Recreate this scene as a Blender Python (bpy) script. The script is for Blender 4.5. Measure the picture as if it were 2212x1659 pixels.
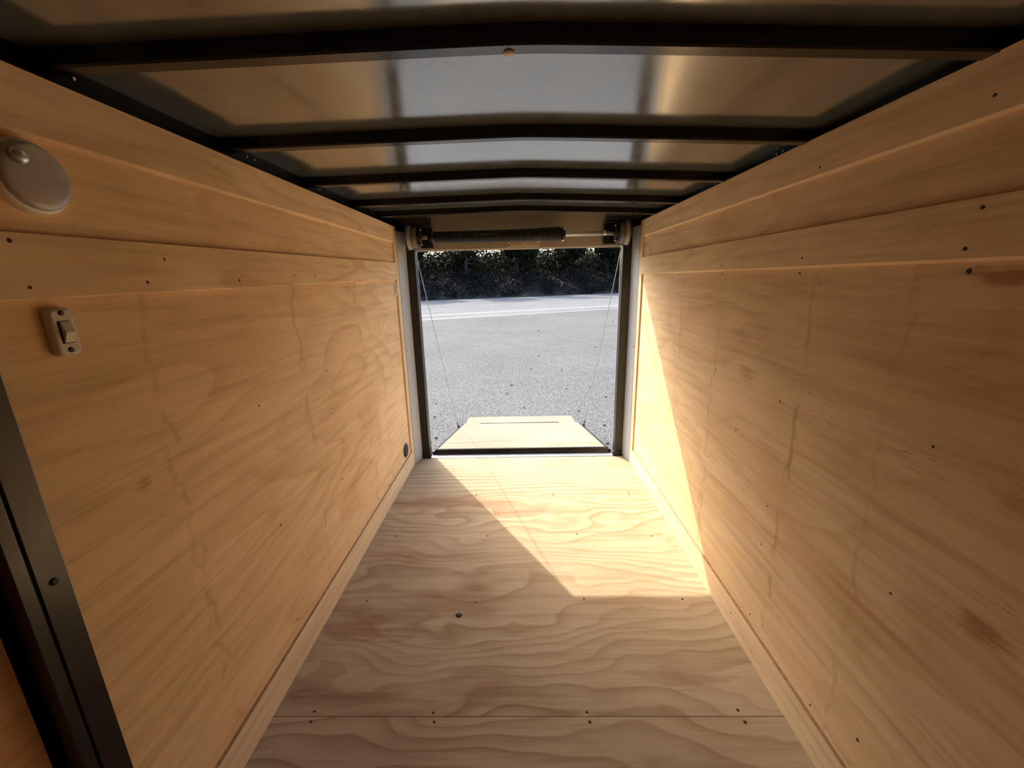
import bpy, bmesh, math, random
from mathutils import Vector, Matrix
random.seed(7)
for o in list(bpy.data.objects): bpy.data.objects.remove(o, do_unlink=True)
S = bpy.context.scene
COL = S.collection
sin, cos, pi = math.sin, math.cos, math.pi

# ------------------------------------------------------------------ camera, sky, sun, exposure
PITCH, YAW, ROLL = math.radians(14.3115), math.radians(-1.2005), math.radians(-1.2590)
fw = Vector((sin(YAW)*cos(PITCH), cos(YAW)*cos(PITCH), -sin(PITCH)))
rt = Vector((cos(YAW), -sin(YAW), 0)); up = rt.cross(fw)
rt, up = rt*cos(ROLL)+up*sin(ROLL), up*cos(ROLL)-rt*sin(ROLL)
cam = bpy.data.cameras.new('camera'); camo = bpy.data.objects.new('camera', cam); COL.objects.link(camo)
camo.matrix_world = Matrix(((rt.x, up.x, -fw.x, .0012), (rt.y, up.y, -fw.y, 0), (rt.z, up.z, -fw.z, 1.2127), (0, 0, 0, 1)))
cam.sensor_fit = 'HORIZONTAL'; cam.sensor_width = 36; cam.lens = 886.84/2212*36
cam.clip_start = .02; cam.clip_end = 500
S.camera = camo

SUN_DIR = Vector((.596, -.979, -1.0)).normalized()      # the way the light travels
SUN_W, SKY_W, EXPO = 3.5, .40, .84
w = bpy.data.worlds.new('world'); S.world = w; w.use_nodes = True
nt = w.node_tree
bg = nt.nodes['Background']
sky = nt.nodes.new('ShaderNodeTexSky'); sky.sky_type = 'NISHITA'; sky.sun_disc = False
sky.sun_elevation = math.radians(41); sky.sun_rotation = math.atan2(-SUN_DIR.x, -SUN_DIR.y)
sky.air_density = 1.0; sky.dust_density = 3.5; sky.ozone_density = 1.0
nt.links.new(sky.outputs[0], bg.inputs[0]); bg.inputs[1].default_value = SKY_W
sl = bpy.data.lights.new('sun', 'SUN'); sl.energy = SUN_W; sl.angle = math.radians(.53); sl.color = (1, .94, .79)
so = bpy.data.objects.new('sun', sl); COL.objects.link(so); so.location = (-6, 12, 12)
so.rotation_euler = SUN_DIR.to_track_quat('-Z', 'Y').to_euler()
S.view_settings.view_transform = 'Standard'; S.view_settings.look = 'None'
S.view_settings.gamma = 1; S.view_settings.use_curve_mapping = False; S.view_settings.exposure = EXPO
S.cycles.max_bounces = 16; S.cycles.diffuse_bounces = 12; S.cycles.glossy_bounces = 6
S.cycles.caustics_reflective = False; S.cycles.caustics_refractive = False

# ------------------------------------------------------------------ materials
class N:
    """small helper round a node tree"""
    def __init__(s, name):
        s.m = bpy.data.materials.new(name); s.m.use_nodes = True
        s.t = s.m.node_tree; s.b = s.t.nodes['Principled BSDF']
    def n(s, t, **k):
        q = s.t.nodes.new(t)
        for a, v in k.items(): setattr(q, a, v)
        return q
    def put(s, sock, v):
        if isinstance(v, bpy.types.NodeSocket): s.t.links.new(v, sock)
        else: sock.default_value = v
    def math(s, op, a, b=0.0, c=None, clamp=False):
        q = s.n('ShaderNodeMath', operation=op, use_clamp=clamp)
        s.put(q.inputs[0], a); s.put(q.inputs[1], b)
        if c is not None: s.put(q.inputs[2], c)
        return q.outputs[0]
    def noise(s, vec, scale=1.0, detail=2.0, rough=.85, spec=.04):
        q = s.n('ShaderNodeTexNoise'); s.put(q.inputs['Vector'], vec)
        q.inputs['Scale'].default_value = scale; q.inputs['Detail'].default_value = detail
        q.inputs['Roughness'].default_value = rough
        return q.outputs[0]
    def comb(s, x, y, z=0.0):
        q = s.n('ShaderNodeCombineXYZ')
        for i, v in enumerate((x, y, z)): s.put(q.inputs[i], v)
        return q.outputs[0]
    def ramp(s, f, pts):
        q = s.n('ShaderNodeValToRGB'); e = q.color_ramp.elements
        while len(e) < len(pts): e.new(.5)
        for a, (p, c) in zip(e, pts):
            a.position = p; a.color = (c, c, c, 1) if not hasattr(c, '__len__') else (*c, 1)
        s.put(q.inputs[0], f); return q.outputs[0]
    def mix(s, f, a, b, mode='MIX'):
        q = s.n('ShaderNodeMix', data_type='RGBA', blend_type=mode)
        s.put(q.inputs[0], f)
        s.put(q.inputs[6], a if isinstance(a, bpy.types.NodeSocket) else (*a, 1))
        s.put(q.inputs[7], b if isinstance(b, bpy.types.NodeSocket) else (*b, 1))
        return q.outputs[2]
    def smooth(s, v, a, b, lo=0.0, hi=1.0):
        q = s.n('ShaderNodeMapRange', interpolation_type='SMOOTHSTEP')
        s.put(q.inputs[0], v)
        for i, x in enumerate((a, b, lo, hi)): q.inputs[i+1].default_value = x
        return q.outputs[0]
    def bump(s, h, strength, dist=.002):
        q = s.n('ShaderNodeBump'); q.inputs['Strength'].default_value = strength
        q.inputs['Distance'].default_value = dist; s.put(q.inputs['Height'], h)
        s.t.links.new(q.outputs[0], s.b.inputs['Normal'])

def wood(name, ua, va, light, dark, red, seed, K=14, B=9, su=.8, sv=3.4, band=.6, redness=.5, rough=.7, spec=.12, marks=(), stains=(), pits=.3):
    g = N(name)
    tc = g.n('ShaderNodeTexCoord'); sp = g.n('ShaderNodeSeparateXYZ'); g.t.links.new(tc.outputs['Object'], sp.inputs[0])
    u, v = sp.outputs[ua], sp.outputs[va]
    P = g.comb(g.math('MULTIPLY', u, su), g.math('MULTIPLY', v, sv), seed)
    n1 = g.noise(P, 1.0, 2.5, .45)
    t = g.math('ADD', g.math('MULTIPLY', v, K), g.math('MULTIPLY', n1, B))
    fr = g.math('FRACT', t)
    bands = g.ramp(fr, [(0, 0.05), (.35, .1), (.72, .55), (.9, 1.0), (.97, .6), (1, .05)])
    amp = g.smooth(g.noise(g.comb(g.math('MULTIPLY', u, 1.1), g.math('MULTIPLY', v, 2.2), seed+3.1), 1.3, 1.0), .3, .7, .35, 1.0)
    bf = g.math('MULTIPLY', bands, g.math('MULTIPLY', amp, band))
    c = g.mix(bf, light, dark)
    rp = g.smooth(g.noise(g.comb(g.math('MULTIPLY', u, .9), g.math('MULTIPLY', v, 3.3), seed+9), 1.6, 3.0, .55), .52, .72)
    c = g.mix(g.math('MULTIPLY', rp, redness), c, red)
    fib = g.noise(g.comb(g.math('MULTIPLY', u, 7), g.math('MULTIPLY', v, 130), seed), 1.0, 4.0, .62)
    c = g.mix(1.0, c, g.ramp(fib, [(.25, .92), (.75, 1.05)]), 'MULTIPLY')
    stk = g.noise(g.comb(g.math('MULTIPLY', u, 2.2), g.math('MULTIPLY', v, 38), seed+14), 1.0, 4.0, .62)
    c = g.mix(1.0, c, g.ramp(stk, [(.32, (.86, .83, .79)), (.5, (1, 1, 1)), (.7, (1.05, 1.05, 1.05))]), 'MULTIPLY')
    big = g.noise(g.comb(u, v, seed+20), 1.7, 2.0)
    c = g.mix(1.0, c, g.ramp(big, [(.3, (.93, .91, .88)), (.7, (1.05, 1.05, 1.04))]), 'MULTIPLY')
    if pits:
        pn = g.noise(g.comb(g.math('MULTIPLY', u, 26), g.math('MULTIPLY', v, 150), seed+5), 1.0, 1.0)
        pm = g.smooth(g.noise(g.comb(g.math('MULTIPLY', u, 3), g.math('MULTIPLY', v, 6), seed+6), 1.0, 1.0), .5, .7)
        c = g.mix(g.math('MULTIPLY', g.math('MULTIPLY', g.smooth(pn, .62, .74), pm), pits), c, tuple(.45*x for x in dark))
    wob = g.noise(g.comb(g.math('MULTIPLY', u, 7), g.math('MULTIPLY', v, 48), seed+2), 1.0, 3.0, .6)
    h = bf
    for (m0, amp_, fq, st) in [(a_, b_, c_*k_, d_) for (a_, b_, c_, d_) in marks for k_ in (2.2, 3.7)]:   # wrinkled chains of crushed grain where the studs sit behind
        wv = g.math('SUBTRACT', g.noise(g.comb(m0*3.0, g.math('MULTIPLY', v, fq), seed+m0+fq), 1.0, 3.0, .6), .5)
        d = g.math('ABSOLUTE', g.math('SUBTRACT', g.math('SUBTRACT', u, m0), g.math('MULTIPLY', wv, amp_)))
        line = g.smooth(d, .001, .011, 1, 0)
        mk = g.smooth(g.noise(g.comb(m0, g.math('MULTIPLY', v, 7), seed+m0+8+fq), 1.0, 2.0), .44, .62)
        f = g.math('MULTIPLY', g.math('MULTIPLY', line, mk), st)
        c = g.mix(f, c, tuple(.68*x for x in dark)); h = g.math('ADD', h, g.math('MULTIPLY', f, 2.5))
    for (u0, v0, ru, rv, st, col) in stains:
        du = g.math('DIVIDE', g.math('SUBTRACT', u, u0), ru); dv = g.math('DIVIDE', g.math('SUBTRACT', v, v0), rv)
        d = g.math('SQRT', g.math('ADD', g.math('MULTIPLY', du, du), g.math('MULTIPLY', dv, dv)))
        d = g.math('ADD', d, g.math('MULTIPLY', g.math('SUBTRACT', wob, .5), 3.6))
        c = g.mix(g.smooth(d, .2, 1.3, st, 0), c, col)
    g.t.links.new(c, g.b.inputs['Base Color'])
    g.b.inputs['Roughness'].default_value = rough; g.b.inputs['Specular IOR Level'].default_value = spec
    g.bump(g.math('ADD', h, g.math('MULTIPLY', fib, .6)), .25, .0015)
    return g.m

def plain(name, col, rough=.5, metal=0.0, spec=.5, coat=0.0, var=.08, vscale=30, bump=0.0, ior=None):
    g = N(name)
    tc = g.n('ShaderNodeTexCoord')
    nz = g.noise(tc.outputs['Object'], vscale, 3.0, .6)
    g.t.links.new(g.mix(1.0, col, g.ramp(nz, [(.3, 1-var), (.7, 1+var)]), 'MULTIPLY'), g.b.inputs['Base Color'])
    g.t.links.new(g.ramp(nz, [(.3, max(0, rough-.06)), (.7, min(1, rough+.06))]), g.b.inputs['Roughness'])
    g.b.inputs['Metallic'].default_value = metal; g.b.inputs['Specular IOR Level'].default_value = spec
    g.b.inputs['Coat Weight'].default_value = coat; g.b.inputs['Coat Roughness'].default_value = .12
    if ior: g.b.inputs['IOR'].default_value = ior
    if bump: g.bump(nz, bump, .003)
    return g.m

WL, WD, WR = (.87, .62, .35), (.70, .45, .225), (.70, .43, .23)
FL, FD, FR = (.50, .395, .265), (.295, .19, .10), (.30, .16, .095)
RUST, BROWN = (.36, .15, .07), (.40, .22, .11)
M = {}
M['wall_l'] = wood('plywood_wall_left', 1, 2, WL, WD, WR, 1.3, K=3, B=11, su=.8, sv=2.2, band=.7, redness=.35,
    marks=[(1.35, .16, 2.6, .5), (1.90, .12, 3, .4), (.80, .12, 3, .35), (2.16, .1, 4, .35)],
    stains=[(.72, .84, .02, .018, .55, BROWN), (1.30, .80, .05, .03, .25, WR), (1.05, .66, .25, .05, .3, WR)])
M['wall_l2'] = wood('plywood_wall_left_upper', 1, 2, (.91, .66, .38), WD, WR, 4.9, K=3, B=8, su=.9, sv=3.0, band=.65, redness=.3)
M['wall_r'] = wood('plywood_wall_right', 1, 2, (.86, .64, .385), WD, WR, 7.7, K=3, B=11, su=.8, sv=2.2, band=.62, redness=.4, pits=.4,
    marks=[(1.055, .1, 3.0, .5), (1.54, .14, 3, .45), (1.90, .1, 4, .35), (.80, .1, 3, .25)],
    stains=[(.65, 1.20, .05, .016, .7, RUST), (.56, .87, .03, .02, .4, RUST), (.555, .65, .035, .02, .6, RUST), (1.37, 1.02, .06, .03, .4, BROWN), (1.31, .90, .06, .025, .4, BROWN)])
M['wall_r2'] = wood('plywood_wall_right_upper', 1, 2, (.91, .69, .43), WD, WR, 12.1, K=3, B=8, su=.9, sv=3.0, band=.65, redness=.35)
M['rail_l'] = wood('plywood_rail_left', 1, 2, (.92, .70, .43), WD, WR, 15.2, K=4, B=11, su=.8, sv=3.0, band=.8, redness=.3)
M['rail_r'] = wood('plywood_rail_right', 1, 2, (.92, .71, .45), WD, WR, 18.4, K=4, B=7, su=.6, sv=3.0, band=.4, redness=.3)
M['base'] = wood('plywood_baseboard', 1, 2, (.84, .66, .43), WD, WR, 21.0, K=14, B=4, su=.5, sv=4.0, band=.3, redness=.2, pits=0)
M['stile'] = wood('plywood_stile', 2, 1, (.84, .63, .39), WD, WR, 25.0, K=10, B=3, su=.6, sv=6.0, band=.35, redness=.2, pits=0)
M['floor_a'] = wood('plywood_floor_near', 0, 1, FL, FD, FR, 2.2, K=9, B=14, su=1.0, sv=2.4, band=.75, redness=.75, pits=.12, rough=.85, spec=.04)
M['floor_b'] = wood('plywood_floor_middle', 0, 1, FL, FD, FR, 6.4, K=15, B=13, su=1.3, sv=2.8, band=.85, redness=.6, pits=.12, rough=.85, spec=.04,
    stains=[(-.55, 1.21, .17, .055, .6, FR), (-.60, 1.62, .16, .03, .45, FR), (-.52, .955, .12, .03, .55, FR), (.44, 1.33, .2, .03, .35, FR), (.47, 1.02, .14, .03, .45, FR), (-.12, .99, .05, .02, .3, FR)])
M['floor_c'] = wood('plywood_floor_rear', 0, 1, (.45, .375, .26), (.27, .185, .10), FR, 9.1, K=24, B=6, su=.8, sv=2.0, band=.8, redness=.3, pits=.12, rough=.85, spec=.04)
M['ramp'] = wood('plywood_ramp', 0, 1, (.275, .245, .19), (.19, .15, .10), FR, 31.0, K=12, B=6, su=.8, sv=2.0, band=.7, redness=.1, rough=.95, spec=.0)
M['door_wood'] = wood('plywood_door', 1, 2, (.70, .44, .25), (.52, .30, .16), (.50, .26, .15), 33.0, K=3, B=9, su=.7, sv=2.2, band=.4, redness=.6)
M['edge'] = plain('plywood_edge', (.40, .23, .12), .8, var=.25, vscale=60)
M['roof'] = plain('beige_roof_skin', (.185, .205, .205), .15, metal=.3, spec=.5, coat=1.0, var=.03, vscale=9, ior=2.3)
M['header'] = plain('beige_header_paint', (.46, .41, .35), .38, var=.04)
M['jamb'] = plain('grey_white_jamb_paint', (.52, .54, .55), .4, var=.04)
M['black'] = plain('black_gloss_paint', (.006, .006, .007), .2, spec=.5, var=.2, vscale=14)
M['rail_black'] = plain('flat_black_paint', (.006, .006, .0065), .5, spec=.12, var=.2)
M['blackm'] = plain('black_satin_paint', (.009, .009, .010), .38, var=.2)
M['steel'] = plain('galvanised_steel', (.62, .64, .68), .34, metal=.9, var=.15, vscale=40)
M['alu'] = plain('aluminium', (.74, .74, .74), .42, metal=.6, var=.08)
M['drum'] = plain('cast_drum', (.14, .12, .095), .45, metal=.2, var=.1)
M['cable'] = plain('steel_cable', (.5, .49, .46), .4, metal=.3, var=.1, vscale=400)
M['screw'] = plain('dark_screw', (.055, .04, .03), .5, metal=.5, var=.2)
M['plastic'] = plain('ivory_plastic', (.63, .56, .45), .35, var=.04)
M['lens'] = plain('frosted_lens', (.50, .47, .43), .22, var=.03, coat=.3)
M['ring'] = plain('white_ring', (.90, .86, .76), .3, var=.03)
M['rubber'] = plain('black_rubber', (.02, .025, .025), .6, var=.2)
M['spring'] = plain('oiled_spring_steel', (.018, .017, .018), .33, metal=.3, spec=.6, var=.25, vscale=60)
M['label'] = plain('cream_label', (.88, .75, .56), .6, var=.05)
M['ink'] = plain('brown_ink', (.12, .06, .03), .7, var=.1)
M['hole'] = plain('dark_knot', (.03, .018, .012), .9, var=.3)

def asphalt(name, col, scale, seed, arcs=()):
    g = N(name); tc = g.n('ShaderNodeTexCoord'); ob = tc.outputs['Object']
    a = g.noise(ob, scale, 4.0, .75); b = g.noise(ob, .35, 3.0)
    vo = g.n('ShaderNodeTexVoronoi'); g.put(vo.inputs['Vector'], ob); vo.inputs['Scale'].default_value = scale*.8
    c = g.mix(1.0, col, g.ramp(a, [(.40, .5), (.60, 1.55)]), 'MULTIPLY')
    c = g.mix(1.0, c, g.ramp(b, [(.3, .88), (.7, 1.1)]), 'MULTIPLY')
    c = g.mix(g.smooth(vo.outputs['Distance'], .0, .35, .5, 0), c, (.55, .54, .52))
    sp = g.n('ShaderNodeSeparateXYZ'); g.t.links.new(ob, sp.inputs[0])
    for (x0, y0, r, wd, st) in arcs:              # faint tyre arcs
        dx = g.math('SUBTRACT', sp.outputs[0], x0); dy = g.math('SUBTRACT', sp.outputs[1], y0)
        d = g.math('SQRT', g.math('ADD', g.math('MULTIPLY', dx, dx), g.math('MULTIPLY', dy, dy)))
        d = g.math('ABSOLUTE', g.math('SUBTRACT', d, r))
        c = g.mix(g.math('MULTIPLY', g.smooth(d, wd*.3, wd, st, 0), g.ramp(b, [(.35, .3), (.6, 1)])), c, (.08, .08, .08))
    g.t.links.new(c, g.b.inputs['Base Color']); g.b.inputs['Roughness'].default_value = .95
    g.b.inputs['Specular IOR Level'].default_value = .05
    g.bump(a, .6, .01)
    return g.m
M['asphalt'] = asphalt('asphalt_lot', (.112, .112, .108), 60, 0, [(-9, 3, 11.2, .12, .16), (-9, 3, 12.7, .12, .2), (3, 24, 12.2, .12, .2), (3, 24, 13.8, .14, .2)])
M['road'] = asphalt('asphalt_road', (.150, .150, .150), 30, 3)
M['paint'] = plain('white_road_paint', (.27, .27, .265), .7, var=.12, vscale=6)
M['tar'] = plain('tar_seam', (.09, .09, .09), .6, var=.2)
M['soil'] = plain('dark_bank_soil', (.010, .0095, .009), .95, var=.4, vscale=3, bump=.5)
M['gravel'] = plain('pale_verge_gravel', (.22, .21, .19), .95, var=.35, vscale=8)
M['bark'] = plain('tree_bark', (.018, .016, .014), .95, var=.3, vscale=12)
M['stone'] = plain('dark_pebble', (.07, .065, .06), .8, var=.3, vscale=60)
def leafmat(name, col, tr):
    g = N(name); oi = g.n('ShaderNodeObjectInfo'); tc = g.n('ShaderNodeTexCoord')
    nz = g.noise(tc.outputs['Object'], 2.2, 3.0, .7)
    c = g.mix(1.0, col, g.ramp(nz, [(.3, .45), (.7, 1.6)]), 'MULTIPLY')
    g.t.links.new(c, g.b.inputs['Base Color']); g.b.inputs['Roughness'].default_value = .7; g.b.inputs['Specular IOR Level'].default_value = .08
    tl = g.n('ShaderNodeBsdfTranslucent'); g.t.links.new(c, tl.inputs[0])
    ms = g.n('ShaderNodeMixShader'); ms.inputs[0].default_value = tr
    g.t.links.new(g.b.outputs[0], ms.inputs[1]); g.t.links.new(tl.outputs[0], ms.inputs[2])
    g.t.links.new(ms.outputs[0], g.t.nodes['Material Output'].inputs[0])
    return g.m
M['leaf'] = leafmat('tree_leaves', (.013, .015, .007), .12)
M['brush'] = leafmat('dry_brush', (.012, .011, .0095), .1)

# ------------------------------------------------------------------ mesh helpers
def add_box(bm, x0, x1, y0, y1, z0, z1, mi=0):
    vs = [bm.verts.new((x, y, z)) for x in (x0, x1) for y in (y0, y1) for z in (z0, z1)]
    fs = []
    for q in ((0, 1, 3, 2), (4, 6, 7, 5), (0, 4, 5, 1), (2, 3, 7, 6), (0, 2, 6, 4), (1, 5, 7, 3)):
        f = bm.faces.new([vs[i] for i in q]); f.material_index = mi; fs.append(f)
    return vs
def add_prism(bm, prof, A, B, U, V, mi=0):
    """sweep a 2-D profile (list of (u,v)) from point A to point B; U, V its axes"""
    A, B, U, V = Vector(A), Vector(B), Vector(U), Vector(V)
    ra = [bm.verts.new(A+U*u+V*v) for u, v in prof]; rb = [bm.verts.new(B+U*u+V*v) for u, v in prof]
    n = len(prof)
    for i in range(n):
        bm.faces.new((ra[i], ra[(i+1) % n], rb[(i+1) % n], rb[i])).material_index = mi
    bm.faces.new(ra[::-1]).material_index = mi; bm.faces.new(rb).material_index = mi
def add_tube(bm, pts, r, seg=8, cap=True, mi=0):
    pts = [Vector(p) for p in pts]; rings = []; prev = None
    for i, p in enumerate(pts):
        d = (pts[min(i+1, len(pts)-1)]-pts[max(i-1, 0)]).normalized()
        a = prev if prev else (Vector((0, 0, 1)) if abs(d.z) < .9 else Vector((1, 0, 0)))
        s = d.cross(a).normalized(); t = s.cross(d).normalized(); prev = t
        rr = r[i] if hasattr(r, '__len__') else r
        rings.append([bm.verts.new(p+s*rr*cos(2*pi*k/seg)+t*rr*sin(2*pi*k/seg)) for k in range(seg)])
    for A, B in zip(rings, rings[1:]):
        for k in range(seg):
            f = bm.faces.new((A[k], A[(k+1) % seg], B[(k+1) % seg], B[k])); f.smooth = True; f.material_index = mi
    if cap:
        bm.faces.new(rings[0][::-1]).material_index = mi; bm.faces.new(rings[-1]).material_index = mi
def add_lathe(bm, prof, C, axis, seg=24, mi=0):
    """revolve (t along axis, radius) round axis through C"""
    C, ax = Vector(C), Vector(axis).normalized()
    s = ax.cross(Vector((0, 0, 1)) if abs(ax.z) < .9 else Vector((1, 0, 0))).normalized(); t = s.cross(ax)
    rings = [[bm.verts.new(C+ax*h+(s*cos(2*pi*k/seg)+t*sin(2*pi*k/seg))*max(r, 1e-5)) for k in range(seg)] for h, r in prof]
    for A, B in zip(rings, rings[1:]):
        for k in range(seg):
            f = bm.faces.new((A[k], A[(k+1) % seg], B[(k+1) % seg], B[k])); f.smooth = True; f.material_index = mi
    bm.faces.new(rings[0][::-1]).material_index = mi; bm.faces.new(rings[-1]).material_index = mi
def obj(name, bm, mats, parent=None, bevel=0, smooth_angle=None, seg=2):
    bmesh.ops.recalc_face_normals(bm, faces=bm.faces)
    me = bpy.data.meshes.new(name); bm.to_mesh(me); bm.free()
    for m in (mats if isinstance(mats, (list, tuple)) else [mats]): me.materials.append(M[m])
    o = bpy.data.objects.new(name, me); COL.objects.link(o)
    if parent is not None:
        o.parent = parent; o.matrix_parent_inverse = Matrix.Translation(-parent.location)
    if bevel:
        md = o.modifiers.new('bevel', 'BEVEL'); md.width = bevel; md.segments = seg; md.limit_method = 'ANGLE'; md.angle_limit = .6
    return o
def box(name, b, mat, parent=None, bevel=0.0):
    bm = bmesh.new(); add_box(bm, *b); return obj(name, bm, mat, parent, bevel)
def tag(o, label, cat, group=None, kind=None):
    o['label'] = label; o['category'] = cat
    if group: o['group'] = group
    if kind: o['kind'] = kind
    return o
def struct(o, label=None):
    o['kind'] = 'structure'
    if label: o['label'] = label
    return o
def thing(name, loc, label, cat, group=None):
    o = bpy.data.objects.new(name, None); COL.objects.link(o); o.location = loc; o.empty_display_size = .05
    return tag(o, label, cat, group)
def anchor(name, loc=(0, 0, 0), label=None):
    o = bpy.data.objects.new(name, None); COL.objects.link(o); o.location = loc; o.empty_display_size = .05
    return struct(o, label)
def screw_mesh(r, h):
    bm = bmesh.new(); add_lathe(bm, [(0, r), (h*.6, r*.95), (h, r*.5)], (0, 0, 0), (0, 0, 1), 8)
    me = bpy.data.meshes.new('screw'); bmesh.ops.recalc_face_normals(bm, faces=bm.faces); bm.to_mesh(me); bm.free()
    me.materials.append(M['screw']); return me
SCREW, NAIL = screw_mesh(.0046, .0012), screw_mesh(.0032, .001)
def screw(me, loc, normal, parent):
    o = bpy.data.objects.new('screw', me); COL.objects.link(o); o.parent = parent
    o.matrix_parent_inverse = Matrix.Translation(-parent.location)
    o.location = loc; o.rotation_euler = Vector(normal).to_track_quat('Z', 'Y').to_euler()
    o.scale = (random.uniform(.8, 1.2), random.uniform(.8, 1.2), 1)
    return o

# ------------------------------------------------------------------ trailer shell
W, PAN = .73, .739           # face of the proud boards, face of the panels behind them
ZB, ZT = .105, 1.53
YF, YS, YR = -1.0, 2.591, 2.675
# floor: three plywood sheets on a steel deck
fl = struct(box('floor', (-.76, .76, YF, YR, -.09, -.019), 'blackm'), 'plywood trailer floor of sheets laid across')
sh = []
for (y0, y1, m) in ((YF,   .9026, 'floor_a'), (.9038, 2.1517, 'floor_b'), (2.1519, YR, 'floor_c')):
    bm = bmesh.new(); add_box(bm, -.745, .745, y0, y1, -.019, 0)
    sh.append(obj('floor_sheet', bm, m, fl, .0005, seg=1))
fs = [(-0.588, 2.163), (-0.268, 2.160), (0.181, 2.160), (0.617, 2.162), (-0.588, 2.142), (-0.268, 2.142), (0.181, 2.139), (0.617, 2.141),
      (-0.17, 1.759), (0.265, 1.767), (0.621, 1.746), (-0.622, 1.764), (-0.615, 1.343), (-0.186, 1.335), (0.235, 1.348), (0.614, 1.343),
      (-0.617, 0.918), (-0.267, 0.914), (0.177, 0.916), (-0.613, 0.889), (-0.259, 0.888), (0.181, 0.889), (0.61, 0.921), (0.613, 0.888), (.16, 2.655), (-.3, 2.655), (.5, 2.655)]
for x, y in fs: screw(SCREW, (x, y, 0), (0, 0, 1), sh[0] if y < .903 else sh[1] if y < 2.152 else sh[2])
bm = bmesh.new(); add_lathe(bm, [(-.004, .011), (.0006, .011), (.0007, .004)], (0, 0, 0), (0, 0, 1), 14)
k = obj('knot_hole', bm, 'hole', sh[1]); k.location = (-.243, 1.27, 0); k.scale = (1.15, 1.0, 1)

def rail(name, s, y0, y1, z0, z1, chamfer, mat, parent, x=W, d=.012, zf=None):
    """board on the side wall; the lower arris is chamfered; zf = (z0, z1) at the far end"""
    bm = bmesh.new()
    def ring(y, a, b):
        pr = [(-x-d, a), (-x-d, b), (-x, b), (-x, a+chamfer), (-x-chamfer*.9, a)] if chamfer else [(-x-d, a), (-x-d, b), (-x, b), (-x, a)]
        return [bm.verts.new((px if s < 0 else -px, y, pz)) for px, pz in pr]
    A = ring(y0, z0, z1); B = ring(y1, *(zf or (z0, z1)))
    n = len(A)
    for i in range(n): bm.faces.new((A[i], A[(i+1) % n], B[(i+1) % n], B[i]))
    bm.faces.new(A); bm.faces.new(B)
    return obj(name, bm, mat, parent, 0)

walls = {}
for s, side in ((-1, 'left'), (1, 'right')):
    yd = .553 if s < 0 else YF
    bm = bmesh.new()
    X = lambda a, b: (min(s*a, s*b), max(s*a, s*b))
    if s > 0: add_box(bm, *X(.795, .815), YF, 2.684, -.09, 1.62)
    else:
        add_box(bm, *X(.795, .815), .53, 2.684, -.09, 1.62); add_box(bm, *X(.795, .815), YF, -.36, -.09, 1.62)
        add_box(bm, *X(.795, .815), -.36, .53, 1.45, 1.62); add_box(bm, *X(.735, .765), YF, -.36, 0, 1.53)
        add_box(bm, *X(.735, .765), -.36, .53, 1.46, 1.53)
    wl = struct(obj('wall_'+side, bm, 'roof' if s > 0 else ['roof']), side+' wall of the trailer lined with plywood')
    walls[s] = wl
    lo = box('lower_panel', (*X(PAN, .7648), yd, 2.56, .02, 1.262), 'wall_l' if s < 0 else 'wall_r', wl)
    hi = box('upper_panel', (*X(PAN, .7648), yd, 2.56, 1.264, 1.50), 'wall_l2' if s < 0 else 'wall_r2', wl)
    m = 'rail_l' if s < 0 else 'rail_r'
    rail('top_rail', s, yd, YS-.062, 1.437, ZT, .005, m, wl)
    if s < 0: mr = rail('mid_rail', s, yd, YS-.062, 1.197, 1.293, .0025, m, wl, zf=(1.226, 1.323))
    else: mr = rail('mid_rail', s, yd, YS-.062, 1.224, 1.322, .006, m, wl)
    es = box('end_stile', (*X(W, .7645), YS-.0615, YS, ZB+.0005, ZT), 'stile', wl, .001)
    bb = struct(box('baseboard_'+side, (*X(W, .7642), yd, YS, .0005, ZB), 'base', None, .0012), 'low plywood board along the foot of the '+side+' wall')
    ed = rail('top_edge', s, yd, YS-.062, ZB-.0004, ZB+.0012, 0, 'edge', bb, x=W+.0006, d=.0085)
    nrm = (-s, 0, 0)
    if s > 0:
        for y, z in [(1.13, .86), (1.121, .534), (1.339, .695), (.697, .906), (.709, 1.209), (1.127, 1.212), (1.543, 1.214), (1.529, .867), (1.944, .868), (1.518, .516), (1.957, 1.215),
                     (.708, .584), (1.123, .40), (.838, .126), (.702, .202), (1.126, .135)]:
            screw(NAIL if y != .709 else SCREW, (PAN*s, y, z), nrm, lo)
        screw(NAIL, (W*s, 1.216, .055), nrm, bb)
        for y, z in [(.703, 1.306), (.715, 1.245), (1.113, 1.25), (1.545, 1.245)]: screw(NAIL, (W*s, y, z), nrm, mr)
        for y, z in [(1.096, 1.457), (.725, 1.468)]: screw(NAIL, (W*s, y, z), nrm, wl)
    else:
        for y, z in [(1.099, .882), (1.524, .716), (1.522, .889), (1.531, .429), (1.098, .501), (1.097, .152), (1.94, .86)]: screw(NAIL, (PAN*s, y, z), nrm, lo)
        for y, z in [(1.374, 1.24), (1.514, 1.24), (1.098, 1.225), (.823, 1.222), (.612, 1.282), (.875, 1.268), (.62, 1.216)]: screw(NAIL, (W*s, y, z), nrm, mr)
wf = struct(box('wall_front', (-.815, .815, YF-.04, YF-.0005, -.09, 1.62), 'door_wood'), 'plywood front wall behind the viewpoint')

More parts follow.
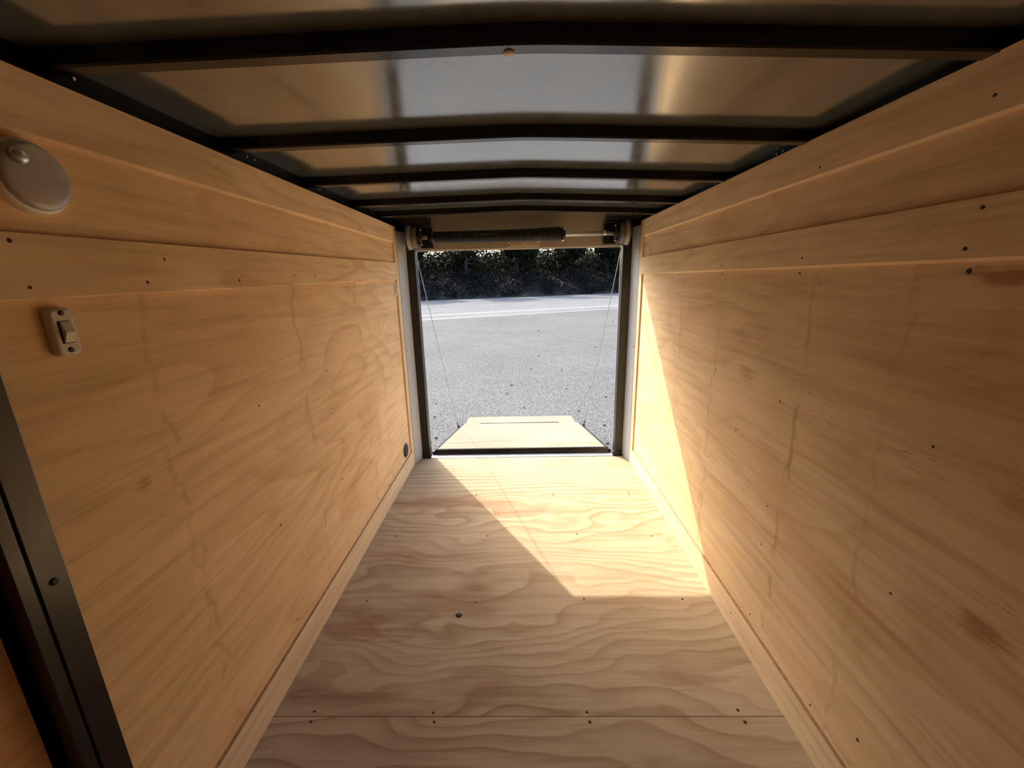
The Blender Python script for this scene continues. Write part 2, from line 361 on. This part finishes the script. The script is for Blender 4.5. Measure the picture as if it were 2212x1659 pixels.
# side door in the left wall with its black frame
dr = anchor('door_1', (-.75, .1, 0), 'closed side door with black metal frame')
bm = bmesh.new()
prof = [(0, 0), (.041, 0), (.041, -.004), (.045, -.004), (.045, 0), (.064, 0), (.064, -.05), (0, -.05)]   # u toward the front, v out of the wall
def jamb(name, y, sgn):
    bm = bmesh.new()
    add_prism(bm, prof, (-.7295, y, 0.0), (-.7295, y, 1.46), (0, sgn, 0), (1, 0, 0))
    return obj(name, bm, 'black', dr, .0015)
fr = jamb('door_jamb', .5525, -1); jamb('door_jamb', -.36, 1)
bm = bmesh.new(); add_prism(bm, prof, (-.7295, .4885, 1.46), (-.7295, -.296, 1.46), (0, 0, -1), (1, 0, 0)); obj('door_head', bm, 'black', dr, .0015)
box('door_lining', (-.785, -.764, -.31, .4775, .03, 1.40), 'door_wood', dr)
box('door_edge', (-.812, -.786, -.352, .522, -.02, 1.448), 'blackm', dr)
bm = bmesh.new(); add_lathe(bm, [(0, .006), (.002, .006), (.003, .003)], (-.7295, .532, .772), (1, 0, 0), 12); obj('bolt', bm, 'rubber', dr)

# roof: one bowed skin, five square steel bows, side rails
def zroof(x):      # underside of the skin
    a = abs(x); k = .010 if x < 0 else .028
    soft = math.sqrt(a*a+.05**2)-.05
    return 1.586-k*soft/.65
bm = bmesh.new(); xs = [-.81+1.62*i/48 for i in range(49)]
lo_, hi_ = [], []
for y in (YF, 2.72):
    lo_.append([bm.verts.new((x, y, zroof(x))) for x in xs]); hi_.append([bm.verts.new((x, y, zroof(x)+.03)) for x in xs])
for i in range(48):
    for a, b in ((lo_[0], lo_[1]), (hi_[0], hi_[1])):
        f = bm.faces.new((a[i], a[i+1], b[i+1], b[i])); f.smooth = True
ed_ = [[bm.verts.new(v.co) for v in r] for r in (*lo_, *hi_)]       # the edges keep their own vertices so the skin shades cleanly
for i in range(48):
    for j in (0, 1): bm.faces.new((ed_[j][i], ed_[j][i+1], ed_[j+2][i+1], ed_[j+2][i]))
for i in (0, 48): bm.faces.new((ed_[0][i], ed_[1][i], ed_[3][i], ed_[2][i]))
ce = struct(obj('ceiling', bm, 'roof'), 'glossy beige bowed roof skin')
for yb in (-.12, .30, .73, 1.15, 1.57, 1.995, 2.315):
    bm = bmesh.new(); T = .0285; D = .031
    xb = [-.756+1.512*i/40 for i in range(41)]
    R = []
    for x in xs_ if False else xb:
        z = zroof(x)
        R.append([bm.verts.new((x, y, zz)) for y, zz in ((yb, z+.001), (yb, z-T+.003), (yb+.003, z-T), (yb+D-.003, z-T), (yb+D, z-T+.003), (yb+D, z+.001))])
    for A, B in zip(R, R[1:]):
        for i in range(6):
            f = bm.faces.new((A[i], A[(i+1) % 6], B[(i+1) % 6], B[i])); pass
    bm.faces.new(R[0]); bm.faces.new(R[-1])
    obj('roof_bow', bm, 'black', ce)
bm = bmesh.new(); add_lathe(bm, [(0, .009), (.0015, .0088), (.004, .006), (.005, .001)], (-.008, .7525, zroof(0)-.0285), (0, 0, -1), 16)
obj('screw_plug', bm, 'ring', ce)
for i, s in ((1, -1), (2, 1)):
    zl = 1.562 if s < 0 else 1.548
    bm = bmesh.new(); x0, x1 = sorted((s*.757, s*.794)); add_box(bm, x0, x1, YF, 2.684, 1.506, 1.61)
    tr = struct(obj('trim_%d' % i, bm, 'rail_black', None, .004), 'black steel top rail along the %s wall' % ('left' if s < 0 else 'right'))
    for y in (1.264, 1.295, 1.70, .80, 2.12) if s < 0 else (1.30, 1.33, 1.72):
        bm = bmesh.new(); add_lathe(bm, [(0, .0035), (.0025, .003), (.003, .0015)], (s*.757, y, zl), (-s, 0, 0), 8); obj('bolt', bm, 'steel', tr)

# ------------------------------------------------------------------ rear frame
rear = anchor('wall_rear', (0, 2.7, 0), 'rear frame round the open ramp doorway')
for s in (-1, 1):
    X = lambda a, b: (min(s*a, s*b), max(s*a, s*b))
    bm = bmesh.new()       # splayed grey-white cover between the wall and the post
    A, B = Vector((s*.729, YS+.003, 0)), Vector((-.699 if s < 0 else .706, 2.683, 0)); t = (B-A).normalized(); n = Vector((t.y, -t.x, 0))*(-s)
    if n.y < 0: n = -n
    add_prism(bm, [(0, 0), ((B-A).length, 0), ((B-A).length, .003), (0, .003)], A, A+Vector((0, 0, 1.507)), t, n)
    jc = obj('jamb_cover', bm, 'jamb', rear)
    for z in (1.49, .78): screw(SCREW, A+t*.012+Vector((0, 0, z)), -n, jc).data = SCREW
    IN = .648 if s < 0 else .653
    po = box('rear_post', (*X(IN, .80), 2.686, 2.742, -.09, 1.61), 'blackm', rear, .003)
    box('post_trim', (*X(IN-.0015, IN+.002), 2.7425, 2.747, -.06, 1.41), 'alu', rear)
    box('post_foot', (*X(.640, .70), 2.676, 2.70, .0005, .03), 'blackm', rear, .002)
hd = box('header_panel', (-.66, .66, 2.694, 2.716, 1.402, 1.62), 'header', rear)
box('header_trim', (-.644, .644, 2.7165, 2.726, 1.394, 1.404), 'alu', rear)
box('sill_plate', (-.642, .642, 2.6755, 2.732, -.012, -.002), 'alu', rear, .001)
box('sill_edge', (-.70, .70, 2.669, 2.6755, -.001, .0012), 'blackm', rear)
for x0, x1 in ((-.70, -.535), (.54, .70)):
    box('corner_gusset', (x0, x1, 2.60, 2.692, 1.5425, 1.59), 'blackm', rear, .003)

# ------------------------------------------------------------------ torsion spring that balances the ramp
YC, ZC = 2.62, 1.470
ts = thing('torsion_spring', (0, YC, ZC), 'black coiled torsion spring on a steel shaft under the header with cable drums', 'spring')
bm = bmesh.new(); add_tube(bm, [(-.68, YC, ZC), (.68, YC, ZC-.003)], .0127, 16); obj('shaft', bm, 'alu', ts)
bm = bmesh.new(); turns = 88; pts, rr = [], []
for i in range(turns*12+1):
    f = i/(turns*12); a = 2*pi*i/12; R = .0300+.0055*f+.0025*max(0, f-.8)/.2
    sag = -.006*4*f*(1-f)
    pts.append((-.505+f*.765, YC+R*cos(a), ZC-.002+sag*.4+.004*f+R*sin(a)))
add_tube(bm, pts, .0042, 5); obj('coil', bm, 'spring', ts)
bm = bmesh.new(); add_lathe(bm, [(0, .030), (.01, .034), (.014, .040), (.02, .040), (.021, .024), (.034, .022), (.035, .013)], (.252, YC, ZC), (1, 0, 0), 20)
wc = obj('winding_cone', bm, 'spring', ts)
bm = bmesh.new(); add_tube(bm, [(.268, YC-.028, ZC-.03), (.268, YC-.042, ZC-.042)], .005, 8); obj('set_screw', bm, 'steel', wc)
bm = bmesh.new(); add_lathe(bm, [(0, .018), (.02, .026), (.024, .034), (.034, .034), (.05, .027)], (-.545, YC, ZC), (1, 0, 0), 20); obj('stationary_cone', bm, 'spring', ts)
for s in (-1, 1):
    X = lambda a, b: (min(s*a, s*b), max(s*a, s*b))
    bm = bmesh.new(); add_box(bm, *X(.528, .60), 2.672, 2.692, 1.4095, 1.5315); add_box(bm, *X(.585, .596), 2.60, 2.672, 1.425, 1.52)
    br = obj('bracket', bm, 'blackm', ts, .003)
    bm = bmesh.new(); add_lathe(bm, [(0, .03), (.008, .036), (.018, .034), (.022, .02)], (s*.598, YC, ZC), (-s, 0, 0), 18); obj('bearing', bm, 'spring', br)
    for dy, dz in ((-.0, -.042), (-.012, .04)):
        bm = bmesh.new(); add_lathe(bm, [(0, .0065), (.006, .0065), (.008, .003)], (s*.585, YC-.01+dy, ZC+dz), (-s, 0, 0), 6); obj('bolt', bm, 'steel', br)
    bm = bmesh.new(); add_lathe(bm, [(0, .03), (.002, .056), (.006, .060), (.020, .0625), (.048, .0655), (.049, .074), (.055, .074), (.056, .02)], (s*.608, YC, ZC), (s, 0, 0), 32)
    d = obj('cable_drum', bm, 'drum', ts)
    bm = bmesh.new(); q = []
    for i in range(4*24+1):
        a = 2*pi*i/24; q.append((s*(.638+.0020*i/24*2.6), YC+.0685*cos(a), ZC+.0685*sin(a)))
    add_tube(bm, q, .0023, 6); obj('cable_winding', bm, 'cable', d)
    bm = bmesh.new(); add_lathe(bm, [(0, .016), (.02, .016), (.022, .01)], (s*.535, YC, ZC), (-s, 0, 0), 6); obj('shaft_nut', bm, 'steel', br)
stk = thing('warning_sticker', (.037, 2.6935, 1.43), 'small cream warning sticker of fine print on the header under the spring', 'sticker')
box('backing', (-.062, .137, 2.6925, 2.6938, 1.407, 1.452), 'label', stk)
rl = random.Random(3)
for j, (z, x0) in enumerate(((1.4455, -.045), (1.4335, -.045), (1.4205, -.045))):
    bm = bmesh.new(); x = x0
    while x < .118:
        wd = rl.uniform(.007, .02)
        for i in range(int(wd/.0042)):
            add_box(bm, x+i*.0042, x+i*.0042+.0030, 2.6918, 2.6924, z-.0026, z+.0026)
        x += wd+.004
    obj('print_line', bm, 'ink', stk)
box('symbol', (-.058, -.050, 2.6918, 2.6924, 1.414, 1.423), 'ink', stk)

# ------------------------------------------------------------------ ramp, let down
A0, A1 = Vector((0, 2.745, .036)), Vector((0, 4.105, -.264))
dv = (A1-A0).normalized(); dn = Vector((0, -dv.z, dv.y)); L = (A1-A0).length
HW = .622
rp = thing('ramp_door', (0, 2.75, 0), 'plywood faced ramp door let down behind the trailer, black frame', 'ramp')
def slab(name, x0, x1, a, b, h0, h1, mat, parent, bevel=0):
    bm = bmesh.new(); vs = []
    add_prism(bm, [(x0, h0), (x1, h0), (x1, h1), (x0, h1)], A0+dv*a, A0+dv*b, (1, 0, 0), dn)
    return obj(name, bm, mat, parent, bevel)
def slabt(name, x0, x1, a, b, h0, h1, mat, parent):
    return slab(name, x0, x1, a, b, h0, h1, mat, parent, .001)
slab('hinge_tube', -HW, HW, -.004, .05, -.052, 0, 'black', rp, .003)
for s in (-1, 1): slab('side_tube', min(s*HW, s*(HW-.022)), max(s*HW, s*(HW-.022)), .05, L, -.05, .0005, 'black', rp, .002)
slab('end_tube', -HW, HW, L-.03, L, -.05, -.0135, 'black', rp, .002)
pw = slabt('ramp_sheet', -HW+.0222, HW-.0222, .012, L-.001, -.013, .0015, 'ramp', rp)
for x, a in ((-.5, .75), (.50, .72), (.5, .76), (.0, .06), (-.54, .06), (.54, .06), (-.48, .77)):
    p = A0+dv*a+dn*.0015; screw(SCREW, (x, p.y, p.z), dn, pw)
bm = bmesh.new(); p0 = A0+dv*(L+.012)+dn*-.003; p1 = Vector((0, 4.512, -.3265))
d2 = (p1-p0).normalized(); n2 = Vector((0, -d2.z, d2.y))
add_prism(bm, [(-.590, -.012), (.580, -.012), (.580, 0), (-.590, 0)], p0, p1, (1, 0, 0), n2); obj('flap', bm, 'ramp', rp, .001)
bm = bmesh.new(); add_tube(bm, [(-.43, A1.y+.006, A1.z+.001), (.40, A1.y+.006, A1.z+.001)], .0055, 6); obj('flap_hinge', bm, 'rubber', rp)
bm = bmesh.new(); add_tube(bm, [(-.64, 2.742, -.006), (.64, 2.742, -.006)], .007, 8); hg = obj('hinge_pin', bm, 'steel', rp)
for s in (-1, 1):
    bm = bmesh.new(); add_box(bm, min(s*.623, s*.642), max(s*.623, s*.642), 2.738, 2.76, .0, .022); obj('hinge_lug', bm, 'rubber', rp, .003)
    p = A0+dv*1.19
    bm = bmesh.new(); add_box(bm, min(s*.623, s*.638), max(s*.623, s*.638), p.y-.02, p.y+.02, p.z-.03, p.z+.022)
    add_tube(bm, [(s*.632, p.y, p.z+.01), (s*.643, p.y, p.z+.03), (s*.640, p.y+.012, p.z+.048)], .006, 6)
    obj('cable_hook', bm, 'rubber', rp, .002)
p = A0+dv*1.19
for s, nm in ((-1, 'left'), (1, 'right')):
    bm = bmesh.new(); a = Vector((s*.656, YC+.0675, ZC-.012)); b = Vector((s*.640, p.y+.006, p.z+.042))
    a = Vector((s*.636, YC+.03, ZC-.059))
    pts = [a+(b-a)*(i/12)+Vector((0, 0, -.02*sin(pi*i/12))) for i in range(13)]
    add_tube(bm, pts, .0024, 6)
    tag(obj('lift_cable', bm, 'cable'), 'thin pale steel cable from the %s drum down to the ramp edge' % nm, 'cable')

# ------------------------------------------------------------------ fittings on the left wall
t = thing('dome_light', (-.739, .664, 1.377), 'round grey dome light on upper left wall beside the door frame', 'lamp')
bm = bmesh.new(); add_lathe(bm, [(0, .053), (.010, .053), (.014, .051), (.015, .047)], (-.739, .664, 1.377), (1, 0, 0), 48); obj('base_ring', bm, 'ring', t)
bm = bmesh.new(); add_lathe(bm, [(0, .048), (.005, .0475), (.008, .045), (.010, .038), (.011, .02), (.0112, .001)], (-.725, .664, 1.377), (1, 0, 0), 48); obj('lens', bm, 'lens', t)
bm = bmesh.new(); add_lathe(bm, [(0, .011), (.006, .011), (.010, .007), (.011, .001)], (-.715, .640, 1.399), (1, 0, .3), 18); obj('knob', bm, 'steel', t)

t = thing('light_switch', (-.739, .648, 1.146), 'ivory rocker light switch plate on left wall below the dome light', 'switch')
def rounded(bm, y0, y1, z0, z1, x0, x1, r, inset):
    def ring(x, k):
        out = []
        for cy, cz, a0 in ((y1-r, z1-r, 0), (y0+r, z1-r, pi/2), (y0+r, z0+r, pi), (y1-r, z0+r, 1.5*pi)):
            for i in range(6):
                a = a0+pi/2*i/5; out.append(bm.verts.new((x, cy+(r-k)*cos(a), cz+(r-k)*sin(a))))
        return out
    rs = [ring(x0, 0), ring(x1-inset, 0), ring(x1-inset*.3, inset*.5), ring(x1, inset*1.3)]
    for A, B in zip(rs, rs[1:]):
        for i in range(24): bm.faces.new((A[i], A[(i+1) % 24], B[(i+1) % 24], B[i])).smooth = True
    bm.faces.new(rs[0]); bm.faces.new(rs[-1])
bm = bmesh.new(); rounded(bm, .629, .667, 1.108, 1.184, -.739, -.726, .010, .004); obj('plate', bm, 'plastic', t)
box('rocker_well', (-.7265, -.7256, .6385, .657, 1.128, 1.1635), 'hole', t)
bm = bmesh.new()
add_prism(bm, [(0, 0), (.0015, 0), (.0075, .016), (.002, .0335), (0, .0335)], (-.7258, .641, 1.1292), (-.7258, .656, 1.1292), (1, 0, 0), (0, 0, 1)); obj('rocker', bm, 'plastic', t, .001)
for z in (1.176, 1.117):
    bm = bmesh.new(); add_lathe(bm, [(0, .0045), (.0012, .0042), (.0018, .002)], (-.726, .648, z), (1, 0, 0), 12); obj('screw', bm, 'screw', t)

t = thing('round_vent', (-.739, 2.425, .170), 'round black plastic vent plug low on left wall near the doorway', 'vent')
bm = bmesh.new(); add_lathe(bm, [(0, .046), (.003, .046), (.004, .041)], (-.739, 2.425, .170), (1, 0, 0), 28); obj('rim', bm, 'drum', t)
bm = bmesh.new(); add_lathe(bm, [(0, .041), (.006, .040), (.008, .034), (.0085, .001)], (-.737, 2.425, .170), (1, 0, 0), 28); obj('cap', bm, 'rubber', t)
t = thing('wall_clip', (-.739, 2.505, 1.165), 'small pale metal clip at top of the slot beside left end board', 'clip')
bm = bmesh.new(); add_box(bm, -.739, -.734, 2.492, 2.521, 1.128, 1.205); obj('body', bm, 'ring', t, .002)
bm = bmesh.new(); add_tube(bm, [(-.734, 2.506, 1.14), (-.729, 2.507, 1.16), (-.734, 2.506, 1.195)], .004, 8); obj('tongue', bm, 'alu', t)

# ------------------------------------------------------------------ outside
GZ = -.34
RD = Vector((10.22, 4.447, 0)).normalized(); RN = Vector((-RD.y, RD.x, 0))      # along the road, across it (away)
E0 = Vector((.576, 21.18, 0))                                                    # a point on the white edge line
def quad(name, pts, z, mat, thick=.0):
    bm = bmesh.new(); vs = [bm.verts.new((p.x, p.y, z)) for p in pts]; bm.faces.new(vs)
    return obj(name, bm, mat)
def band(name, d0, d1, z, mat, l=70):
    return quad(name, [E0+RN*d0-RD*l, E0+RN*d0+RD*l, E0+RN*d1+RD*l, E0+RN*d1-RD*l], z, mat)
g = struct(quad('parking_lot', [Vector((-60, -40, 0)), Vector((60, -40, 0)), Vector((60, 80, 0)), Vector((-60, 80, 0))], GZ, 'asphalt'), 'grey asphalt lot behind the trailer')
struct(band('road', -2.0, 14.2, GZ+.004, 'road'), 'paler asphalt road crossing beyond the lot')
struct(band('road_line', -.1, .2, GZ+.008, 'paint'), 'white edge line along the road')
struct(band('tar_seam', -2.3, -1.95, GZ+.008, 'tar'), 'dark tar seam between lot and road')
struct(band('verge', 14.0, 15.2, GZ+.010, 'gravel'), 'pale gravel verge at the foot of the bank')
def bank():
    bm = bmesh.new(); rows = []
    rb = random.Random(5)
    prof = [(14.7, 0), (15.3, .35), (16.2, .9), (17.5, 1.4), (20, 2.0), (24, 3.0), (28, 3.9), (40, 4.6)]
    for d, h in prof:
        rows.append([bm.verts.new((E0+RN*(d+rb.uniform(-.25, .25))+RD*l+Vector((0, 0, GZ+h+(rb.uniform(-.15, .2) if h else 0))))) for l in range(-60, 61, 1)])
    for A, B in zip(rows, rows[1:]):
        for i in range(120): bm.faces.new((A[i], A[i+1], B[i+1], B[i])).smooth = True
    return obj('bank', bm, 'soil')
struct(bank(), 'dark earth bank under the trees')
def leafcloud(bm, n, centres, size, rnd):
    for i in range(n):
        c, r = rnd.choice(centres)
        while True:
            v = Vector((rnd.uniform(-1, 1), rnd.uniform(-1, 1), rnd.uniform(-1, 1)))
            if .25 < v.length < 1: break
        p = Vector(c)+Vector((v.x*r[0], v.y*r[1], v.z*r[2])); s = size*rnd.uniform(.6, 1.4)
        a = Vector((rnd.uniform(-1, 1), rnd.uniform(-1, 1), rnd.uniform(-.6, .6))).normalized()
        b = a.cross(Vector((rnd.uniform(-1, 1), rnd.uniform(-1, 1), rnd.uniform(-1, 1)))).normalized()
        q = [bm.verts.new(p+a*s), bm.verts.new(p+b*s*.5), bm.verts.new(p-a*s), bm.verts.new(p-b*s*.5)]
        bm.faces.new(q)
protos = []
for k in range(3):
    rnd = random.Random(20+k); H = 7.0+k*.8
    cen = [((rnd.uniform(-1.3, 1.3), rnd.uniform(-1.1, 1.1), rnd.uniform(1.6, H)), (rnd.uniform(.9, 1.35), rnd.uniform(.9, 1.3), rnd.uniform(.6, 1.1))) for _ in range(17)]
    bm = bmesh.new(); leafcloud(bm, 7500, cen, .17, rnd)
    me = bpy.data.meshes.new('foliage'); bm.to_mesh(me); bm.free(); me.materials.append(M['leaf'])
    bm = bmesh.new(); add_tube(bm, [(0, 0, -.3), (.1, .05, 1.5), (-.08, .1, 3.5), (.1, 0, H-1)], [.2, .16, .12, .04], 8)
    for j in range(6):
        z = rnd.uniform(1.2, H-1.5); a = rnd.uniform(0, 6.28); add_tube(bm, [(0, 0, z), (cos(a)*.7, sin(a)*.7, z+.6), (cos(a)*1.5, sin(a)*1.5, z+1.0)], [.07, .05, .02], 5)
    mt = bpy.data.meshes.new('trunk'); bm.to_mesh(mt); bm.free(); mt.materials.append(M['bark'])
    protos.append((me, mt))
rt_ = random.Random(11)
for row, (d, zz, step) in enumerate(((19.2, 1.75, 5.3),)):
    l = -24.0+row
    while l < 30:
        pos = E0+RN*(d+rt_.uniform(-.4, .4))+RD*l
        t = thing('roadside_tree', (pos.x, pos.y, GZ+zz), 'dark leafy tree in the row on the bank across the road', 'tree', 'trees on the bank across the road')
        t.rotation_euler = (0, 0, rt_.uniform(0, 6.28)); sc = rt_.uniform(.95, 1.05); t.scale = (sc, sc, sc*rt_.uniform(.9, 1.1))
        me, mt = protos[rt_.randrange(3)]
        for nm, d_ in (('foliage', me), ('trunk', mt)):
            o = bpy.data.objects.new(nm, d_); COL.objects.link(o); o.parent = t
        l += step*rt_.uniform(.96, 1.04)
def thicket(name, n, size, seed, d0, d1, l0, l1, zf, stems, mat):
    """an uncountable tangle: leaves and stems scattered over the bank in one mesh"""
    r = random.Random(seed); V, F = [], []
    for i in range(n):
        d = r.uniform(d0, d1); l = r.uniform(l0, l1); base, hgt = zf(d)
        hgt *= .55+.45*(.5+.5*sin(l*1.9+seed)*cos(l*.7+d)); z = GZ+base+hgt*r.random()**1.3
        p = E0+RN*d+RD*l; p.z = z; sz = size*r.uniform(.6, 1.5)
        a = Vector((r.uniform(-1, 1), r.uniform(-1, 1), r.uniform(-.7, .7))).normalized()*sz
        b = a.cross(Vector((r.uniform(-1, 1), r.uniform(-1, 1), r.uniform(-1, 1)))).normalized()*sz*.5
        k = len(V); V += [p+a, p+b, p-a, p-b]; F.append((k, k+1, k+2, k+3))
    for i in range(stems):
        d = r.uniform(d0, d1); l = r.uniform(l0, l1); base, hgt = zf(d); p = E0+RN*d+RD*l; p.z = GZ+base-.1
        q = p+Vector((r.uniform(-.3, .3), r.uniform(-.2, .2), hgt*r.uniform(.6, 1.25))); t = Vector((.012, 0, 0)); t2 = Vector((0, .012, 0))
        k = len(V); V += [p-t, p+t, p+t2, q]; F += [(k, k+1, k+3), (k+1, k+2, k+3), (k+2, k, k+3)]
    me = bpy.data.meshes.new(name); me.from_pydata(V, [], F); me.materials.append(M[mat])
    o = bpy.data.objects.new(name, me); COL.objects.link(o); return o
def zs(d):
    prof = [(14.7, 0), (15.3, .3), (16.2, .85), (17.5, 1.35), (20, 2.0), (24, 3.0), (28, 3.9)]
    for (a, h0), (b, h1) in zip(prof, prof[1:]):
        if d <= b: return h0+(h1-h0)*max(0, d-a)/(b-a)
    return 3.9
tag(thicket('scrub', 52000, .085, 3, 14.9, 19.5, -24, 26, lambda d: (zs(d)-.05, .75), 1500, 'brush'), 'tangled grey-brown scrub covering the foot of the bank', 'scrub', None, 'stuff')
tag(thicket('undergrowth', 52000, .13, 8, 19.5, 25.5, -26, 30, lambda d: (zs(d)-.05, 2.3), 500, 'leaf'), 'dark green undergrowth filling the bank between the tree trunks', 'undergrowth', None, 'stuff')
pebs = [(.594, 12.566), (1.739, 9.329), (.394, 8.382), (.724, 6.983), (.662, 5.738), (1.008, 5.791), (-.187, 5.533), (.043, 4.865), (.693, 4.704), (-.866, 3.906), (-.897, 3.78), (-.734, 15.55), (3.328, 14.716), (-1.014, 4.565), (-.133, 5.997), (1.139, 5.288), (.195, 7.118), (-1.1, 5.1), (.9, 4.2), (.83, 3.7)]
bm = bmesh.new(); bmesh.ops.create_icosphere(bm, subdivisions=2, radius=1)
rp_ = random.Random(9)
for v in bm.verts: v.co *= rp_.uniform(.8, 1.15)
pm = bpy.data.meshes.new('pebble'); bm.to_mesh(pm); bm.free(); pm.materials.append(M['stone'])
for i, (x, y) in enumerate(pebs):
    o = bpy.data.objects.new('pebble', pm); COL.objects.link(o)
    s = rp_.uniform(.010, .015)*(1+max(0, y-5)*.06)
    o.scale = (s*1.3, s, s*.8); o.location = (x, y, GZ+s*.55); o.rotation_euler = (0, 0, rp_.uniform(0, 6))
    tag(o, 'small dark pebble lying loose on the asphalt', 'pebble', 'loose pebbles on the asphalt')
